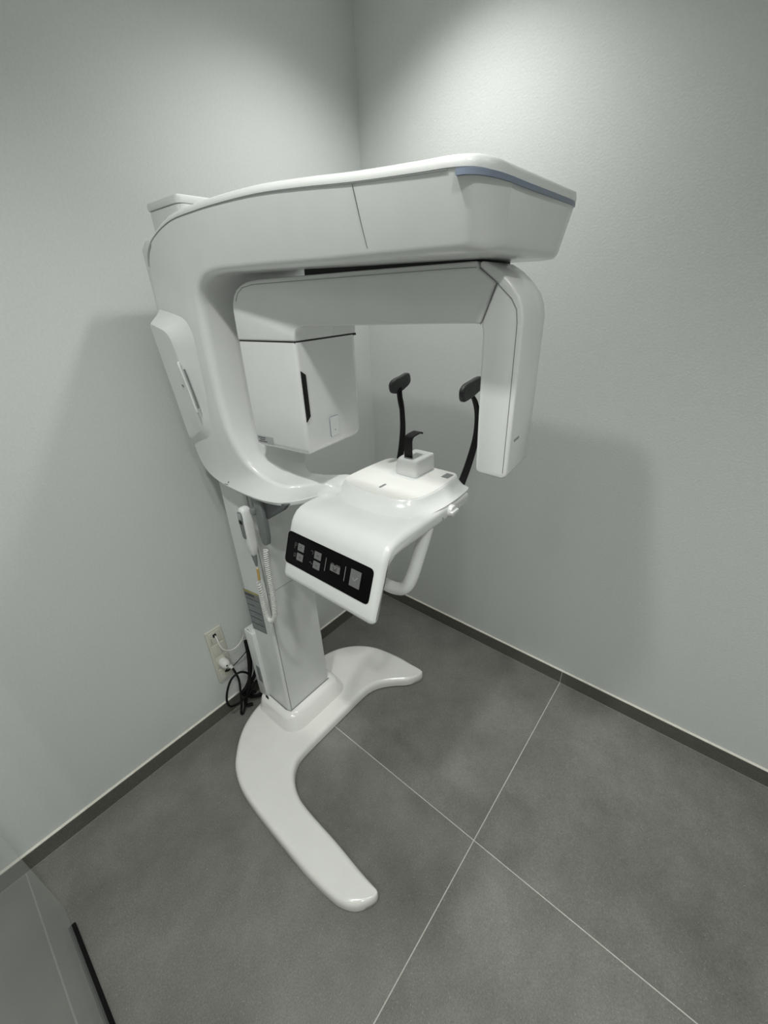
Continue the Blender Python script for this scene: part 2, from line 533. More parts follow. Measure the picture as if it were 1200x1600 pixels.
# printed data label on the side panel
lab = plate('data_label', (CX1, 0.143, 0.48), (0, 1, 0), (0, 0, 1), [(0.006, -0.002), (0.101, 0.022), (0.101, 0.208), (0.001, 0.190)], 0.0, 0.0006, 'label', XR)
lab['label'] = 'grey printed safety label with rows of small print'
lu = Vector((0, 0.0963, 0.0215)).normalized()
strip('label_band', [(CX1 + 0.0006, 0.146, 0.664), (CX1 + 0.0006, 0.242, 0.684)], 0.008, (1, 0, 0), 'yellow', lab, 0.0002)
strip('label_header', [(CX1 + 0.0006, 0.150, 0.650), (CX1 + 0.0006, 0.212, 0.663)], 0.010, (1, 0, 0), 'labelink', lab, 0.0002)
for k in range(15):
    z = 0.632 - k * 0.0098
    L = 0.082 if k % 4 != 3 else random.uniform(0.035, 0.06)
    y0 = 0.152
    strip('print_line', [(CX1 + 0.0006, y0, z), (CX1 + 0.0006, y0 + L, z + L * 0.21)], 0.0030, (1, 0, 0), 'labelline' if k % 3 else 'labelink', lab, 0.0002)

# ---- cable cover behind the column
rc = prism('rear_cover', rrect(0.72, 0.096, 0.936, 0.155, 0.006), 'z', 0.092, 0.455, 'satin', XR, 0.003, 2)
prism('cover_latch', rrect(0.936, 0.126, 0.939, 0.150, 0.001, 3), 'z', 0.19, 0.275, 'midgrey', rc, 0.0005, 1)
box('cable_slot', (0.9365, 0.148, 0.098), (0.940, 0.166, 0.112), 'black', rc, 0.001, 1)
tube('cover_clip', [(0.93, 0.115, 0.452), (0.932, 0.120, 0.468), (0.93, 0.128, 0.470), (0.929, 0.134, 0.456)], 0.003, 'white', rc, 8, 5)

# ---- C-shaped frame: top arm, upright, lower arm
# station: outer (y, z), inner (y, z), near x at outer / inner edge, far x at outer / inner edge, radius
ST = [((1.0605, 1.7220), (1.0500, 1.6600), 0.905, 0.885, 0.690, 0.715, 0.010),
      ((1.0580, 1.7265), (1.0475, 1.6530), 0.935, 0.910, 0.660, 0.690, 0.012),
      ((1.0510, 1.7290), (1.0420, 1.6480), 0.957, 0.930, 0.640, 0.668, 0.013),
      ((1.0390, 1.7300), (1.0320, 1.6455), 0.973, 0.944, 0.626, 0.657, 0.014),
      ((1.0150, 1.7315), (1.0100, 1.6450), 0.980, 0.950, 0.620, 0.652, 0.014),
      ((0.9700, 1.7340), (0.9650, 1.6460), 0.981, 0.951, 0.618, 0.650, 0.014),
      ((0.8620, 1.7420), (0.8600, 1.6480), 0.980, 0.952, 0.620, 0.648, 0.014),
      ((0.7560, 1.7520), (0.7500, 1.6500), 0.980, 0.952, 0.620, 0.648, 0.014),
      ((0.6400, 1.7610), (0.6300, 1.6530), 0.978, 0.952, 0.624, 0.648, 0.015),
      ((0.5100, 1.7660), (0.5100, 1.6550), 0.971, 0.952, 0.632, 0.648, 0.016),
      ((0.4100, 1.7670), (0.4350, 1.6550), 0.966, 0.952, 0.638, 0.650, 0.018),
      ((0.3000, 1.7640), (0.3800, 1.6480), 0.961, 0.952, 0.643, 0.650, 0.020),
      ((0.2070, 1.7470), (0.3460, 1.6300), 0.957, 0.952, 0.648, 0.650, 0.021),
      ((0.1420, 1.7240), (0.3310, 1.6080), 0.952, 0.952, 0.650, 0.650, 0.022),
      ((0.104, 1.690), (0.325, 1.582), 0.946, 0.952, 0.650, 0.650, 0.022),
      ((0.092, 1.630), (0.322, 1.545), 0.946, 0.952, 0.650, 0.650, 0.022),
      ((0.090, 1.520), (0.320, 1.480), 0.946, 0.952, 0.650, 0.650, 0.022),
      ((0.090, 1.420), (0.321, 1.420), 0.946, 0.952, 0.650, 0.650, 0.022),
      ((0.090, 1.330), (0.325, 1.350), 0.946, 0.952, 0.650, 0.650, 0.022),
      ((0.092, 1.240), (0.334, 1.290), 0.946, 0.950, 0.652, 0.652, 0.022),
      ((0.110, 1.180), (0.348, 1.245), 0.948, 0.944, 0.660, 0.670, 0.022),
      ((0.150, 1.143), (0.368, 1.208), 0.952, 0.936, 0.670, 0.700, 0.020),
      ((0.225, 1.125), (0.400, 1.182), 0.956, 0.926, 0.690, 0.745, 0.016),
      ((0.320, 1.120), (0.435, 1.170), 0.957, 0.920, 0.730, 0.785, 0.013),
      ((0.410, 1.119), (0.465, 1.165), 0.955, 0.914, 0.765, 0.800, 0.012),
      ((0.465, 1.119), (0.492, 1.163), 0.945, 0.905, 0.765, 0.795, 0.012),
      ((0.498, 1.119), (0.512, 1.162), 0.928, 0.885, 0.750, 0.785, 0.011),
      ((0.518, 1.119), (0.527, 1.160), 0.902, 0.860, 0.735, 0.772, 0.010),
      ((0.532, 1.119), (0.540, 1.158), 0.868, 0.835, 0.720, 0.757, 0.009),
      ((0.545, 1.119), (0.552, 1.154), 0.842, 0.818, 0.700, 0.735, 0.008),
      ((0.570, 1.119), (0.575, 1.146), 0.830, 0.808, 0.680, 0.715, 0.007),
      ((0.620, 1.119), (0.620, 1.136), 0.828, 0.808, 0.660, 0.690, 0.005)]
flat = [tuple(s[0]) + tuple(s[1]) + tuple(s[2:]) for s in ST]
def catmull_n(rows, n):
    out = []
    N = len(rows)
    for i in range(N - 1):
        p1, p2 = rows[i], rows[i + 1]
        p0 = rows[i - 1] if i > 0 else p1
        p3 = rows[i + 2] if i + 2 < N else p2
        for k in range(n):
            t = k / n
            out.append([0.5 * (2 * b + (c - a) * t + (2 * a - 5 * b + 4 * c - d) * t * t + (3 * b - a - 3 * c + d) * t ** 3) for a, b, c, d in zip(p0, p1, p2, p3)])
    out.append(list(rows[-1]))
    return out
rows = catmull_n(flat, 4)
rings = []
for (yo, zo, yi, zi, xno, xni, xfo, xfi, r) in rows:
    quad = [(xfo, yo, zo), (xno, yo, zo), (xni, yi, zi), (xfi, yi, zi)]
    ro = 0.005 if yo > 0.16 and zo > 1.5 else r * 0.7
    rings.append(rpoly(quad, [ro, ro, r, r], 7))
frame = loft('c_frame', rings, 'white', XR, angle=50)

rings = []
for (yo, zo, yi, zi, xno, xni, xfo, xfi, r) in rows:
    if zo > 1.16 or yo > 0.60: continue
    rings.append(rpoly([(xfo + 0.012, yo + 0.004, zo - 0.006), (xno - 0.007, yo + 0.004, zo - 0.006), (xno - 0.0055, yo + 0.004, zo + 0.006), (xfo + 0.012, yo + 0.004, zo + 0.006)], 0.0015, 3))
loft('lower_trim', rings, 'satin', XR, angle=50)

# thin top cover plate following the top of the arm and wrapping over the upright
rings = []
for (yo, zo, yi, zi, xno, xni, xfo, xfi, r) in rows:
    if len(rings) > 0 and yo < 0.101: break
    dy, dz = yo - yi, zo - zi
    L = math.hypot(dy, dz)
    dy, dz = dy / L, dz / L
    if yo > 0.5: dy, dz = 0.0, 1.0
    tk = 0.0115 if yo > 0.3 else 0.0115 * max(0.12, (yo - 0.09) / 0.21)
    rings.append(rpoly([(xfo + 0.004, yo + dy * tk, zo + dz * tk), (xno - 0.004, yo + dy * tk, zo + dz * tk), (xno + 0.0010, yo + dy * 0.35 * tk, zo + dz * 0.35 * tk),
                        (xno + 0.0006, yo - dy * 0.0016, zo - dz * 0.0016), (xfo - 0.0006, yo - dy * 0.0016, zo - dz * 0.0016), (xfo - 0.0010, yo + dy * 0.35 * tk, zo + dz * 0.35 * tk)], [0.005, 0.005, 0.003, 0.0004, 0.0004, 0.003], 4))
loft('top_cover', rings, 'white', XR, angle=50)
# dark joint between cover and frame on the visible side
jp = []
for (yo, zo, yi, zi, xno, xni, xfo, xfi, r) in rows:
    if yo > 1.02: continue
    if yo < 0.16: break
    dy, dz = yo - yi, zo - zi
    L = math.hypot(dy, dz)
    jp.append((xno - 0.0002, yo - dy / L * 0.0026, zo - dz / L * 0.0026))
strip('cover_joint', jp, 0.0011, (1, 0, 0), 'joint', frame, 0.0004)
strip('side_joint', [(0.9802, 0.862, 1.7395), (0.9668, 0.8625, 1.6970), (0.9575, 0.864, 1.6670), (0.9505, 0.867, 1.6545)], 0.0008, (1, 0, -0.32), 'joint', frame, 0.0010)
# blue-grey light strip around the front end
ends = [(0.9790, 1.026, 1.7245), (0.9755, 1.0385, 1.7240), (0.960, 1.0505, 1.7235), (0.938, 1.0583, 1.7225), (0.907, 1.0608, 1.722), (0.86, 1.0612, 1.7215), (0.80, 1.0612, 1.7215), (0.74, 1.0610, 1.7215), (0.692, 1.0606, 1.7215), (0.668, 1.0590, 1.7215), (0.655, 1.0555, 1.7215)]
pts = catmull(ends, 4)
bm = bmesh.new()
rings = []
for i, p in enumerate(pts):
    t = (pts[min(i + 1, len(pts) - 1)] - pts[max(i - 1, 0)]).normalized()
    nn = Vector((-t.y, t.x, 0)).normalized()
    if nn.y < 0 and nn.x < 0.5: nn = -nn
    h = 0.0031
    rings.append([p - nn * 0.010 + Vector((0, 0, h)), p + nn * 0.0012 + Vector((0, 0, h)), p + nn * 0.0012 - Vector((0, 0, h)), p - nn * 0.010 - Vector((0, 0, h))])
bm_loft(bm, rings)
finish(bm, 'light_strip', 'blue', XR)

# top cap of the column standing above the arm
prism('column_cap', rrect(0.695, 0.128, 0.922, 0.278, 0.014), 'z', 1.70, 1.800, 'satin', XR, 0)
prism('cap_lid', rrect(0.692, 0.125, 0.925, 0.281, 0.014), 'z', 1.8015, 1.818, 'satin', XR, 0.004, 2)
# rear housing of the carriage
prism('rear_housing', [(0.076, 1.20), (0.135, 1.20), (0.135, 1.745), (0.105, 1.745), (0.076, 1.728)], 'x', 0.665, 0.940, 'satin', XR, 0.006, 3)

# side service cover with pull recess
def sc_ring(x_top, x_bot, y0, y1, z0, z1, r, sl=0.0):
    q = [(x_top, y0, z1), (x_bot, y0 - sl, z0), (x_bot, y1, z0 + 0.05), (x_top, y1, z1 - 0.022)]
    return rpoly(q, [0.012, 0.014, r, r], 7)
sc = loft('service_cover', [sc_ring(0.942, 0.942, 0.098, 0.300, 1.212, 1.598, 0.07), sc_ring(0.952, 0.946, 0.101, 0.264, 1.219, 1.586, 0.06), sc_ring(0.963, 0.949, 0.105, 0.240, 1.225, 1.577, 0.05),
                            sc_ring(0.975, 0.953, 0.109, 0.224, 1.231, 1.569, 0.042), sc_ring(0.9835, 0.9568, 0.1125, 0.2135, 1.237, 1.5625, 0.036), sc_ring(0.9852, 0.958, 0.1140, 0.2110, 1.239, 1.5605, 0.035)], 'white', XR, angle=32)
hb = tube('pull_rim', [(0.981, 0.217, 1.468), (0.985, 0.222, 1.462), (0.978, 0.228, 1.40), (0.973, 0.231, 1.345), (0.968, 0.226, 1.338)], 0.0032, 'white', sc, 8, 6)
tube('pull_recess', [(0.977, 0.228, 1.452), (0.972, 0.2335, 1.40), (0.967, 0.2355, 1.350)], 0.0026, 'midgrey', sc, 8, 6)
strip('cover_mark', [(0.9735, 0.186, 1.408), (0.973, 0.192, 1.405)], 0.004, (1, 0, 0.06), 'midgrey', sc, 0.0012)
strip('lock_symbol', [(0.9475, 0.268, 1.133), (0.9475, 0.274, 1.1345)], 0.005, (1, 0, 0.6), 'midgrey', frame, 0.003)
strip('lock_symbol_line', [(0.9520, 0.255, 1.126), (0.9520, 0.272, 1.128)], 0.0016, (1, 0, 0.6), 'midgrey', frame, 0.003)

# ---- rotating unit (built square, then turned 6 degrees about the vertical)
before = set(bpy.data.objects)
prism('bearing', rrect(0.70, 0.60, 0.864, 0.99, 0.04), 'z', 1.638, 1.656, 'gap', XR, 0)
ra_pts = [(0.3850, 1.5195), (0.3865, 1.585), (0.390, 1.600), (0.398, 1.614), (0.411, 1.626), (0.430, 1.635), (0.455, 1.6405), (0.49, 1.6425), (0.75, 1.6432), (0.986, 1.6432), (0.987, 1.634), (1.0175, 1.6125), (0.9955, 1.5535),
          (0.985, 1.5550), (0.93, 1.5548), (0.75, 1.5525), (0.605, 1.5505), (0.592, 1.5475), (0.582, 1.540), (0.577, 1.530), (0.5755, 1.5195)]
ra = prism('rotating_arm', ra_pts, 'x', 0.742, 0.871, 'white', XR, 0.006, 3)
for v in ra.data.vertices:
    if v.co.x > 0.86 and v.co.y > 0.95: v.co.x -= (v.co.y - 0.95) * 0.10
FX = 0.8712
strip('arm_joint', [(FX, 0.404, 1.602), (FX, 0.415, 1.618), (FX, 0.434, 1.6285), (FX, 0.47, 1.6335), (FX, 0.70, 1.6345), (FX, 0.95, 1.6350), (FX - 0.0035, 0.985, 1.6345)], 0.0009, (1, 0, 0), 'joint', ra, 0.0005)
# tube head box under the left end of the arm
def tube_ring(z, d):
    return [(p[0], p[1], z) for p in rpoly([(0.645 + d, 0.385 + d, 0), (0.871 - d, 0.385 + d, 0), (0.871 - d, 0.5755 - d, 0), (0.645 + d, 0.5755 - d, 0)], [0.02, 0.010, 0.010, 0.03], 6)]
th = loft('tube_head', [tube_ring(1.255, 0.020), tube_ring(1.2565, 0.010), tube_ring(1.263, 0.0035), tube_ring(1.274, 0.0), tube_ring(1.36, -0.0005), tube_ring(1.45, -0.0005), tube_ring(1.5170, 0.0)], 'white', XR, angle=50)
box('head_joint', (0.649, 0.389, 1.515), (0.8690, 0.5735, 1.5200), 'gap', th)
prism('head_shoulder', rrect(0.646, 0.387, 0.8695, 0.5745, 0.012), 'z', 1.5195, 1.600, 'white', th, 0.004, 2)
wpts = [(0.0, 0.0), (0.0145, 0.012), (0.0145, 0.108), (0.0, 0.118)]
plate('beam_window', (0.8655, 0.5757, 1.340), (-1, 0, 0), (0, 0, 1), wpts, 0.0, 0.0022, 'black', th, 0.0006)
ip = plate('indicator_plate', (0.785, 0.5762, 1.282), (-1, 0, 0), (0, 0, 1), rrect(0, 0, 0.034, 0.052, 0.004), 0.0, 0.0014, 'blue', th, 0.0004)
plate('indicator_cover', (0.785, 0.5762, 1.282), (-1, 0, 0), (0, 0, 1), rrect(0.0010, 0.0010, 0.0330, 0.0510, 0.0034), 0.001, 0.0020, 'satin', ip, 0.0)
strip('indicator_arrow', [(0.7705, 0.5783, 1.3000), (0.768, 0.5783, 1.2970), (0.7655, 0.5783, 1.3000)], 0.0010, (0, 1, 0), 'midgrey', ip, 0.0003)
rl = plate('rating_label', (FX, 0.394, 1.2665), (0, 1, 0), (0, 0, 1), rrect(0, 0, 0.060, 0.0205, 0.001, 3), 0.0, 0.0006, 'labelpale', th)
for k, (a, b) in enumerate(((0.004, 0.031), (0.009, 0.029), (0.005, 0.036))):
    strip('rating_print', [(FX + 0.0006, 0.394 + a, 1.2665 + 0.0160 - k * 0.0052), (FX + 0.0006, 0.394 + b, 1.2665 + 0.0160 - k * 0.0052)], 0.0024, (1, 0, 0), 'labelink', rl, 0.0002)
# sensor housing at the right end
sh_pts = [(0.9965, 1.5525), (1.0188, 1.6120), (0.9885, 1.6343), (0.9885, 1.6432), (1.000, 1.6410), (1.020, 1.6295), (1.040, 1.6120), (1.055, 1.5940), (1.062, 1.5780), (1.0655, 1.560), (1.0660, 1.42), (1.0660, 1.306), (1.0640, 1.298), (1.056, 1.2925),
          (1.013, 1.2965), (1.0065, 1.3000), (1.0045, 1.309), (1.0025, 1.42), (1.0010, 1.540), (0.9995, 1.5475)]
sh = prism('sensor_housing', sh_pts, 'x', 0.742, 0.8655, 'white', XR, 0.005, 3)
SX = 0.8658
strip('housing_joint', [(SX, 1.0575, 1.305), (SX, 1.0572, 1.45), (SX, 1.0565, 1.555), (SX, 1.0535, 1.575), (SX, 1.044, 1.590), (SX, 1.0185, 1.6125), (SX, 0.9885, 1.6343)], 0.0009, (1, 0, 0), 'joint', sh, 0.0005)
strip('corner_seam', [(SX, 0.9965, 1.553), (SX, 1.0185, 1.6125)], 0.0011, (1, 0, 0), 'joint', sh, 0.0006)
for k in range(7):
    x0 = 0.8460 - k * 0.0040
    strip('maker_mark', [(x0, 1.0663, 1.3595), (x0 - 0.001, 1.0663, 1.3650)] if k % 2 else [(x0, 1.0663, 1.3650), (x0 - 0.0022, 1.0663, 1.3605)], 0.0012, (0, 1, 0), 'midgrey', sh, 0.0003)
TURN = Matrix.Translation((0.871, 0.71, 0)) @ Matrix.Rotation(math.radians(6.0), 4, 'Z') @ Matrix.Translation((-0.871, -0.71, 0))
for o in bpy.data.objects:
    if o not in before and o.type == 'MESH': o.data.transform(TURN)

# ---- chin rest table with down-curved visor
E_ = Vector((0.3328, 0, -0.943)).normalized()       # down the slanted panel
N_ = Vector((0.943, 0, 0.3328)).normalized()
A_ = Vector((0.96, 0, 1.075))
def pan(y, s, d=0.0):
    p = A_ + E_ * s + N_ * d
    return Vector((p.x, y, p.z))
vis = [(0.588, 1.108), (0.590, 1.122), (0.600, 1.131), (0.70, 1.132), (0.80, 1.132), (0.87, 1.132), (0.90, 1.131), (0.917, 1.1275), (0.931, 1.121), (0.942, 1.111), (0.950, 1.100), (0.9545, 1.0905),
       (0.96, 1.075), (0.975, 1.0325), (0.99, 0.990), (0.998, 0.967), (0.9995, 0.958), (0.996, 0.951), (0.989, 0.949), (0.980, 0.952), (0.974, 0.960), (0.962, 0.992), (0.945, 1.040), (0.934, 1.068), (0.926, 1.079), (0.912, 1.087), (0.892, 1.090),
       (0.80, 1.090), (0.70, 1.090), (0.62, 1.092), (0.598, 1.098)]
bm = bmesh.new()
prof_rings = []
def shrink(d):
    return [(x, z) for x, z in offset_poly(vis, -d)]
for y, d in ((0.5465, 0.0135), (0.5475, 0.0085), (0.551, 0.0040), (0.556, 0.0012), (0.563, 0.0), (0.60, 0.0), (0.70, 0.0), (0.80, 0.0), (0.850, 0.0), (0.857, 0.0012), (0.862, 0.0040), (0.8655, 0.0085), (0.8665, 0.0135)):
    prof_rings.append([(x, y, z) for x, z in shrink(d)])
bm_loft(bm, prof_rings)
table = finish(bm, 'chin_table', 'white', XR, True, 60)
# raised ivory deck
dk = [(0.778, 0.588), (0.792, 0.620), (0.800, 0.66), (0.803, 0.70), (0.801, 0.74), (0.793, 0.775), (0.778, 0.802), (0.755, 0.818), (0.72, 0.8255), (0.67, 0.827), (0.62, 0.824), (0.585, 0.818), (0.574, 0.806), (0.573, 0.78), (0.573, 0.70),
      (0.573, 0.62), (0.575, 0.594), (0.590, 0.578), (0.64, 0.573), (0.70, 0.572), (0.755, 0.575)]
DK = [tuple(p[:2]) for p in catmull([(a, b, 0) for a, b in dk], 4, True)]
def deck_ring(off, z):
    R_ = []
    for (x, y), (ox, oy) in zip(DK, offset_poly(DK, off)):
        k = 1.0 if x > 0.60 else max(0.0, (x - 0.573) / 0.027) * 0.9 + 0.1
        R_.append((x + (ox - x) * k, y + (oy - y) * (0.86 if oy < y else 0.8), z))
    return R_
deck_skirt = loft('deck_plinth', [deck_ring(o_, z_) for o_, z_ in ((0.046, 1.1312), (0.036, 1.1335), (0.026, 1.1375), (0.017, 1.1430), (0.010, 1.1490), (0.005, 1.1550), (0.002, 1.1590), (0.0, 1.1602))], 'white', XR, angle=60)
deck = loft('bite_deck', [deck_ring(-0.0015, 1.158), deck_ring(-0.0015, 1.1612), deck_ring(-0.0035, 1.1618)], 'ivory', XR, angle=50)
plate('deck_slot', (0.768, 0.6985, 1.1618), (-1, 0, 0), (0, -1, 0), rrect(0, -0.0035, 0.027, 0.0035, 0.0034), 0.0, 0.0005, 'midgrey', deck)
plate('deck_window', (0.618, 0.7895, 1.1618), (-1, 0, 0), (0, -1, 0), rrect(0, -0.022, 0.031, 0.0, 0.002), 0.0, 0.0005, 'midgrey', deck)
plate('block_recess', (0.684, 0.654, 1.1615), (0, 1, 0), (-1, 0, 0), rrect(0, 0, 0.096, 0.105, 0.02), 0.0, 0.0004, 'satin', deck)
cb = loft('chin_block', [[(p[0], p[1], z) for p in rpoly([(0.576, 0.664 + d, 0), (0.668 - d, 0.664 + d, 0), (0.668 - d, 0.741 - d * 0.3, 0), (0.576, 0.741 - d * 0.3, 0)], [0.004, 0.022, 0.012, 0.004], 6)]
                          for d, z in ((0.0, 1.155), (0.001, 1.18), (0.0035, 1.198), (0.006, 1.203), (0.010, 1.2062), (0.014, 1.2068))], 'white', XR, angle=60)
# black bite piece
bm = bmesh.new()
path = [(0.643, 1.199), (0.644, 1.225), (0.644, 1.250), (0.6425, 1.258), (0.638, 1.2635), (0.630, 1.266), (0.612, 1.2675), (0.598, 1.267), (0.5935, 1.263)]
pth = catmull([(x, 0, z) for x, z in path], 4)
rings = []
for i, p in enumerate(pth):
    t = (pth[min(i + 1, len(pth) - 1)] - pth[max(i - 1, 0)]).normalized()
    nn = Vector((t.z, 0, -t.x))
    wdt = 0.0130
    rings.append([Vector((p.x, 0.7 - wdt, p.z)) + nn * 0.0017, Vector((p.x, 0.7 + wdt, p.z)) + nn * 0.0017, Vector((p.x, 0.7 + wdt, p.z)) - nn * 0.0017, Vector((p.x, 0.7 - wdt, p.z)) - nn * 0.0017])
bm_loft(bm, rings)
finish(bm, 'bite_piece', 'black', XR)
# temple rests
def temple(y, path, pad_c, pad_dir, s, half=0.046):
    st = tube('temple_stem', [(x, yy, z) for x, yy, z in path], [0.0115, 0.011, 0.010, 0.009, 0.008, 0.007], 'black', XR, 10, 6, True, 0.55)
    c = Vector(pad_c)
    d = Vector(pad_dir).normalized()
    side = Vector((0, 1, 0))
    upv = d.cross(side).normalized()
    if upv.z < 0: upv = -upv
    def ring(off, k):
        pts = []
        for q in range(24):
            a = 2 * math.pi * q / 24
            ca, sa = math.cos(a), math.sin(a)
            px = math.copysign(abs(ca) ** 0.55, ca) * half * k
            pz = math.copysign(abs(sa) ** 0.7, sa) * (0.0215 if ca < 0 else 0.019) * k
            bow = 0.004 * (px / half) ** 2
            pts.append(c + d * px + upv * (pz) + side * (off + s * bow))
        return pts
    loft('temple_pad', [ring(-s * 0.003, 0.8), ring(-s * 0.002, 0.95), ring(0, 1.0), ring(s * 0.008, 1.0), ring(s * 0.011, 0.93), ring(s * 0.012, 0.8)], 'padgrey', XR, angle=60)
    if s < 0: tube('temple_fork', [(0.543, y, 1.300), (0.552, y, 1.328), c + d * -0.024 + upv * -0.012], [0.0050, 0.0045, 0.004], 'black', XR, 8, 5)
temple(0.60, [(0.558, 0.600, 1.145), (0.545, 0.600, 1.195), (0.538, 0.600, 1.25), (0.541, 0.600, 1.31), (0.548, 0.600, 1.345), (0.548, 0.600, 1.368)], (0.538, 0.600, 1.379), (-0.95, 0, 0.20), -1)
temple(0.83, [(0.578, 0.828, 1.130), (0.540, 0.829, 1.185), (0.511, 0.830, 1.25), (0.510, 0.830, 1.31), (0.528, 0.830, 1.35), (0.550, 0.830, 1.372)], (0.562, 0.830, 1.390), (-0.95, 0, 0.17), 1, 0.056)

# ---- control panel on the slanted visor face
V_ = tuple(-E_)
def on_panel(name, y0, s0, y1, s1, r, t0, t1, mat, parent, bev=0.0):
    pts = rrect(y0, -s1, y1, -s0, r)
    return plate(name, A_, (0, 1, 0), V_, pts, t0, t1, mat, parent, bev)
cp = on_panel('control_panel', 0.5515, 0.000, 0.8445, 0.0855, 0.013, 0.0, 0.0018, 'glassblack', XR, 0.0005)
cp['label'] = 'glossy black touch panel with grey keys'
def key(y, s, w_, h_, t):
    return on_panel('key', y - w_ / 2, s - h_ / 2, y + w_ / 2, s + h_ / 2, 0.0012, 0.0016, t, 'button', cp)
def mark(name, pts, w_, mat, d=0.0030):
    strip(name, [pan(y, s, d) for y, s in pts], w_, N_, mat, cp, 0.0003)
for y, s, d in ((0.6075, 0.0305, -1), (0.6075, 0.0560, 1), (0.6697, 0.0300, -1), (0.6697, 0.0550, 1)):
    key(y, s, 0.0235, 0.0190, 0.0026)
    mark('chevron', [(y - 0.0035, s - d * 0.0015), (y, s + d * 0.0022), (y + 0.0035, s - d * 0.0015)], 0.0013, 'icon')
key(0.7317, 0.0408, 0.0318, 0.0165, 0.0026)
mark('arch_icon', [(0.7262, 0.0352), (0.7268, 0.0430), (0.7285, 0.0468), (0.7305, 0.0440), (0.7317, 0.0405), (0.7329, 0.0440), (0.7350, 0.0468), (0.7366, 0.0430), (0.7372, 0.0352)], 0.0015, 'icon')
mark('key_caption', [(0.7175, 0.0303), (0.7265, 0.0303)], 0.0020, 'icondim', 0.0019)
mark('key_caption', [(0.7325, 0.0303), (0.7465, 0.0303)], 0.0022, 'icondim', 0.0019)
key(0.7967, 0.0403, 0.0316, 0.0405, 0.0026)
mark('check_icon', [(0.7905, 0.0400), (0.7950, 0.0455), (0.8045, 0.0350)], 0.0016, 'iconlit')
mark('divider', [(0.6987, 0.0240), (0.6987, 0.0580)], 0.0011, 'iconlit', 0.0019)
mark('divider', [(0.7637, 0.0225), (0.7637, 0.0585)], 0.0011, 'iconlit', 0.0019)
mark('column_icon', [(0.5840, 0.0390), (0.5840, 0.0235), (0.5900, 0.0240), (0.5895, 0.0300), (0.5845, 0.0300)], 0.0016, 'icondim', 0.0019)
mark('column_icon', [(0.5840, 0.0520), (0.5900, 0.0520), (0.5900, 0.0590), (0.5850, 0.0600), (0.5843, 0.0550)], 0.0018, 'icondim', 0.0019)
mark('temple_icon', [(0.6440, 0.0255), (0.6490, 0.0240), (0.6530, 0.0280), (0.6500, 0.0330)], 0.0015, 'icondim', 0.0019)
mark('temple_icon', [(0.6435, 0.0560), (0.6480, 0.0530), (0.6510, 0.0570), (0.6550, 0.0560)], 0.0016, 'icondim', 0.0019)

# ---- patient handle under the table
tube('patient_handle', [(0.775, 0.560, 1.095), (0.79, 0.560, 1.05), (0.825, 0.562, 0.985), (0.840, 0.568, 0.955), (0.848, 0.590, 0.942), (0.850, 0.64, 0.938), (0.850, 0.70, 0.938), (0.850, 0.76, 0.938), (0.849, 0.812, 0.940), (0.843, 0.838, 0.952),
                        (0.828, 0.847, 0.982), (0.795, 0.848, 1.04), (0.765, 0.848, 1.095)], 0.0165, 'white', XR, 16, 6)
kb = lathe('adjust_knob', [(0.0001, 0.010), (0.0145, 0.009), (0.0165, 0.004), (0.0165, -0.003)], (0.688, 0.8665, 1.112), 'white', XR, 28, 'y')
prism('knob_grip', [(0.672, 1.107), (0.7035, 1.1065), (0.7045, 1.1165), (0.673, 1.1175)], 'y', 0.868, 0.882, 'white', kb, 0.003, 2)
strip('knob_mark', [(0.726, 0.8672, 1.108), (0.724, 0.8672, 1.101)], 0.002, (0, 1, 0), 'midgrey', XR)

# ---- hand switch holder under the lower arm
hl = prism('switch_holder', [(0.372, 1.118), (0.397, 1.118), (0.404, 1.085), (0.402, 0.985), (0.396, 0.958), (0.384, 0.953), (0.372, 0.960), (0.366, 0.985), (0.366, 1.085)], 'x', 0.923, 0.942, 'midgrey', XR, 0.005, 3)
prism('dark_fin', [(0.385, 1.121), (0.512, 1.121), (0.490, 1.098), (0.408, 1.045), (0.390, 1.05)], 'x', 0.914, 0.930, 'darkgrey', XR, 0.003, 2)  # dark triangular fin below the lower arm
box('holder_arm', (0.905, 0.345, 1.070), (0.935, 0.38, 1.120), 'midgrey', XR, 0.004, 2)
box('holder_clip', (0.935, 0.357, 1.055), (0.952, 0.374, 1.075), 'midgrey', hl, 0.004, 2)

# ------------------------------------------------------------------ exposure hand switch hanging from the holder
HS = empty('exposure_hand_switch', (0.957, 0.335, 0.66))
tag(HS, 'white handheld exposure switch with grey button on a coiled white cord', 'hand switch')
def hs_ring(z, wx, wy, cy, cx=0.957):
    return [(cx + math.copysign(abs(math.cos(a)) ** 0.8, math.cos(a)) * wx, cy + math.copysign(abs(math.sin(a)) ** 0.8, math.sin(a)) * wy, z) for a in [2 * math.pi * k / 20 for k in range(20)]]
def hs_sq(z, wx, wy, cy, cx=0.956):
    return [(cx + math.copysign(abs(math.cos(a)) ** 0.55, math.cos(a)) * wx, cy + math.copysign(abs(math.sin(a)) ** 0.55, math.sin(a)) * wy, z) for a in [2 * math.pi * k / 24 for k in range(24)]]
hb_ = loft('switch_body', [hs_sq(1.077, 0.007, 0.006, 0.338), hs_sq(1.074, 0.013, 0.011, 0.338), hs_sq(1.064, 0.0165, 0.0145, 0.338), hs_sq(1.03, 0.0175, 0.0155, 0.338), hs_sq(0.99, 0.0165, 0.0150, 0.3385), hs_sq(0.95, 0.014, 0.0135, 0.3395),
                           hs_sq(0.920, 0.0105, 0.0110, 0.340), hs_sq(0.914, 0.008, 0.0085, 0.340)], 'white', HS, angle=60)
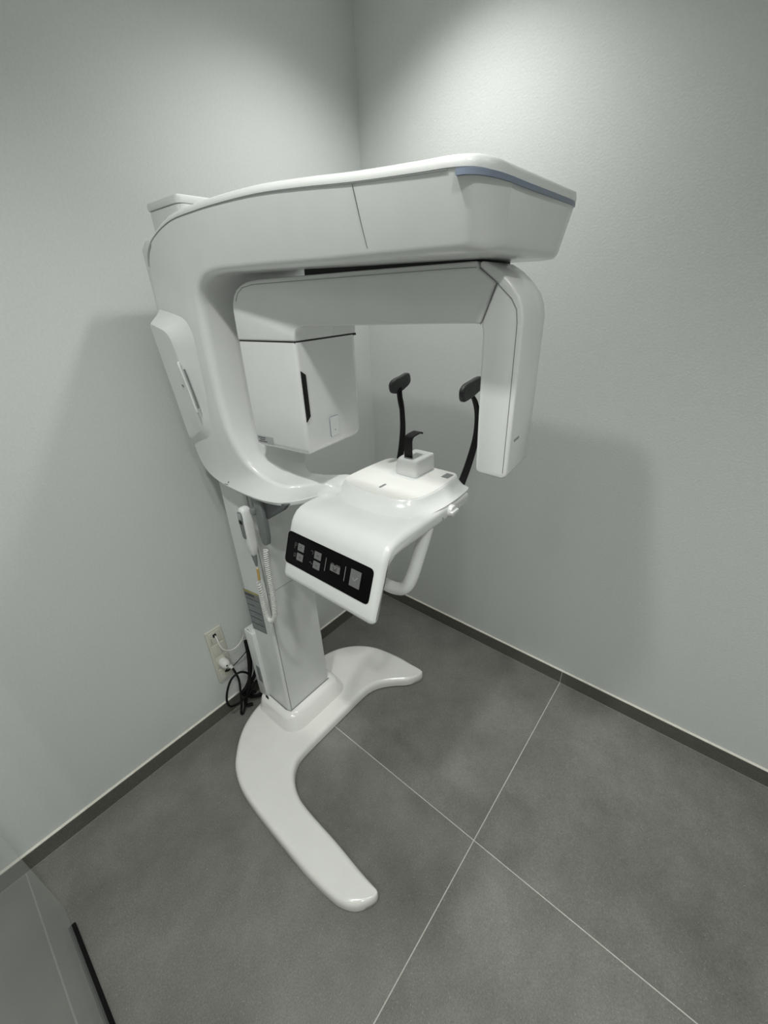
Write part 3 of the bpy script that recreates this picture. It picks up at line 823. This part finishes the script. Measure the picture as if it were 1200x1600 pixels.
bt = plate('button_plate', (0.9725, 0.327, 0.975), (0, 1, 0), (0, 0, 1), [tuple(p[:2]) for p in rpoly([(0.003, 0.002, 0), (0.019, 0.002, 0), (0.0215, 0.075, 0), (0.019, 0.092, 0), (0.0, 0.090, 0), (-0.002, 0.07, 0)], 0.007, 6)], -0.003, 0.0022, 'midgrey', hb_, 0.001)
plate('push_button', (0.9725, 0.327, 0.975), (0, 1, 0), (0, 0, 1), rrect(0.002, 0.052, 0.018, 0.063, 0.003), 0.0022, 0.0032, 'black', bt)
plate('button_top', (0.9725, 0.327, 0.975), (0, 1, 0), (0, 0, 1), rrect(0.002, 0.068, 0.017, 0.086, 0.004), 0.0022, 0.0036, 'labelpale', bt)
tube('strain_relief', [(0.957, 0.340, 0.914), (0.957, 0.341, 0.895), (0.957, 0.342, 0.872)], [0.0085, 0.0065, 0.0035], 'midgrey', HS, 12, 4)
tube('cord_lead', [(0.957, 0.342, 0.874), (0.957, 0.342, 0.85), (0.957, 0.340, 0.82), (0.957, 0.335, 0.80)], 0.0028, 'cordwhite', HS, 8, 4)
tube('amber_sleeve', [(0.957, 0.3425, 0.862), (0.957, 0.3415, 0.840), (0.957, 0.3395, 0.818)], 0.0042, 'amber', HS, 10, 4)
cpath = catmull([(0.957, 0.333, 0.806), (0.957, 0.333, 0.77), (0.956, 0.333, 0.73), (0.956, 0.333, 0.69), (0.956, 0.337, 0.665), (0.957, 0.350, 0.655), (0.957, 0.372, 0.668), (0.956, 0.388, 0.70), (0.955, 0.395, 0.75), (0.954, 0.397, 0.80), (0.952, 0.395, 0.86), (0.948, 0.391, 0.91), (0.942, 0.387, 0.945)], 24)
# coil: helix around the path
tot = 0
cum = [0]
for a, b in zip(cpath, cpath[1:]):
    tot += (b - a).length
    cum.append(tot)
hp = []
s, ang, i = 0.0, 0.0, 0
side = Vector((1, 0, 0))
while s < tot - 0.002:
    while cum[i + 1] < s: i += 1
    t_ = (s - cum[i]) / (cum[i + 1] - cum[i])
    p = cpath[i].lerp(cpath[i + 1], t_)
    tan = (cpath[i + 1] - cpath[i]).normalized()
    bn = tan.cross(side).normalized()
    nn = bn.cross(tan).normalized()
    hp.append(p + (nn * math.cos(ang) + bn * math.sin(ang)) * 0.0064)
    pitch = 0.0066 + (0.0030 if s < 0.05 else 0.0)
    ang += 2 * math.pi / 10
    s += pitch / 10
bm = bmesh.new()
bm_tube(bm, hp, 0.0022, 6)
finish(bm, 'coiled_cord', 'cordwhite', HS, True, 60)

# ------------------------------------------------------------------ wall outlet
OL = empty('wall_outlet', (1.018, 0.0, 0.325))
tag(OL, 'cream vertical wall outlet plate low on the left wall beside the column', 'outlet')
fr = prism('outer_frame', rrect(0.984, 0.188, 1.052, 0.460, 0.004), 'y', 0.0, 0.009, 'cream', OL, 0.002, 2)
for k, z0 in enumerate((0.394, 0.329, 0.264, 0.199)):
    ins = prism('insert', rrect(0.993, z0, 1.043, z0 + 0.056, 0.002), 'y', 0.006, 0.011, 'cream', OL, 0.0012, 2)
    if k == 0:
        prism('port', rrect(1.012, 0.424, 1.026, 0.440, 0.003), 'y', 0.0105, 0.0122, 'black', ins, 0.0003, 1)
        strip('module_mark', [(1.036, 0.0111, 0.40), (1.036, 0.0111, 0.425)], 0.0015, (0, 1, 0), 'midgrey', ins)
    if k == 2:
        lathe('socket_rim', [(0.0001, 0.0108), (0.020, 0.0108), (0.0205, 0.0125), (0.0235, 0.0125), (0.0245, 0.0108)], (1.018, 0.0, z0 + 0.026), 'cream', ins, 32, 'y')
    if k == 3:
        prism('port', rrect(1.008, 0.226, 1.020, 0.238, 0.003), 'y', 0.0105, 0.0122, 'black', ins, 0.0003, 1)

# ---- cables
PC = empty('power_cable', (1.02, 0.06, 0.0))
tag(PC, 'thick black power cable with white round plug and a bundle of separate cables looping in the gap behind the column', 'cable')
pz = 0.290
lathe('plug_head', [(0.0001, 0.050), (0.009, 0.049), (0.016, 0.044), (0.0190, 0.034), (0.0195, 0.012)], (1.018, 0.0, pz), 'cordwhite', PC, 28, 'y')
lathe('plug_hole', [(0.0001, 0.0506), (0.0035, 0.0505), (0.004, 0.0485)], (1.020, 0.0, pz + 0.002), 'black', PC, 16, 'y')
tube('plug_neck', [(1.014, 0.036, pz - 0.006), (1.007, 0.042, pz - 0.016), (1.001, 0.046, pz - 0.027)], [0.010, 0.0085, 0.007], 'cordwhite', PC, 12, 4)
tube('cord', [(1.002, 0.045, pz - 0.024), (0.996, 0.050, 0.235), (0.993, 0.058, 0.19), (1.000, 0.060, 0.13), (1.012, 0.062, 0.06), (1.025, 0.066, 0.022), (1.018, 0.066, 0.012), (0.996, 0.056, 0.03), (0.972, 0.050, 0.075), (0.950, 0.052, 0.12), (0.942, 0.056, 0.16),
              (0.955, 0.060, 0.20), (0.985, 0.060, 0.228), (1.022, 0.058, 0.220), (1.050, 0.056, 0.175), (1.062, 0.052, 0.12), (1.052, 0.046, 0.075), (1.022, 0.042, 0.055), (0.985, 0.046, 0.062), (0.955, 0.056, 0.085), (0.928, 0.068, 0.13)], 0.0046, 'cordblack', PC, 10, 8)
NC = empty('data_cable', (1.0, 0.05, 0.40))
tag(NC, 'thin white data cable hanging in an arc from the outlet to the column', 'cable')
tube('cord', [(1.017, 0.012, 0.430), (1.019, 0.026, 0.424), (1.022, 0.042, 0.405), (1.016, 0.050, 0.380), (1.000, 0.052, 0.362), (0.978, 0.052, 0.352), (0.955, 0.052, 0.355), (0.936, 0.054, 0.370), (0.928, 0.062, 0.395), (0.926, 0.078, 0.42), (0.926, 0.094, 0.43)], 0.0024, 'cordwhite', NC, 8, 8)
BC = empty('signal_cable', (1.0, 0.03, 0.23))
tag(BC, 'thin straight black cable from the outlet bottom to the column', 'cable')
tube('cord', [(1.010, 0.028, 0.243), (0.985, 0.032, 0.253), (0.955, 0.042, 0.275), (0.930, 0.070, 0.32)], 0.0018, 'cordblack', BC, 8, 6)
tube('cable_plug', [(1.014, 0.012, 0.232), (1.012, 0.022, 0.238), (1.006, 0.030, 0.245)], [0.0048, 0.0045, 0.003], 'black', BC, 8, 4)
# bundle of separate cables behind the base, grouped with the power cable
tube('cord', [(0.925, 0.060, 0.36), (0.926, 0.058, 0.29), (0.934, 0.056, 0.22), (0.945, 0.050, 0.15), (0.955, 0.046, 0.10), (0.975, 0.045, 0.06), (0.990, 0.050, 0.025), (0.965, 0.060, 0.012)], 0.0075, 'cordblack', PC, 10, 7)
tube('cord', [(0.915, 0.052, 0.30), (0.920, 0.046, 0.22), (0.935, 0.040, 0.15), (0.960, 0.036, 0.105), (0.985, 0.034, 0.085), (0.970, 0.036, 0.060), (0.930, 0.045, 0.05)], 0.0070, 'cordblack', PC, 10, 7)
tube('cord', [(0.90, 0.050, 0.18), (0.925, 0.044, 0.13), (0.955, 0.040, 0.10), (0.968, 0.040, 0.075), (0.95, 0.046, 0.035), (0.90, 0.06, 0.02)], 0.0080, 'cordblack', PC, 10, 7)

# ------------------------------------------------------------------ glass sliding door
GD = empty('glass_door', (1.735, 0.70, 0.0))
tag(GD, 'frameless clear glass door panel with rounded lower corner at the lower left', 'glass door')
gp = [tuple(p[:2]) for p in rpoly([(0.216, 0.012, 0), (1.16, 0.012, 0), (1.16, 2.30, 0), (0.216, 2.30, 0)], [0.035, 0.002, 0.002, 0.002], 10)]
prism('glass_pane', gp, 'x', 1.731, 1.739, 'glass', GD, 0)
box('bottom_seal', (1.722, 0.275, 0.001), (1.736, 1.16, 0.011), 'rubber', GD, 0.001, 1)
FG = tag(box('floor_guide', (1.783, 0.012, 0.0), (1.787, 1.16, 0.005), 'guide', None, 0.001, 1), 'thin guide strip with painted white glint on the floor behind the glass door', 'floor guide')
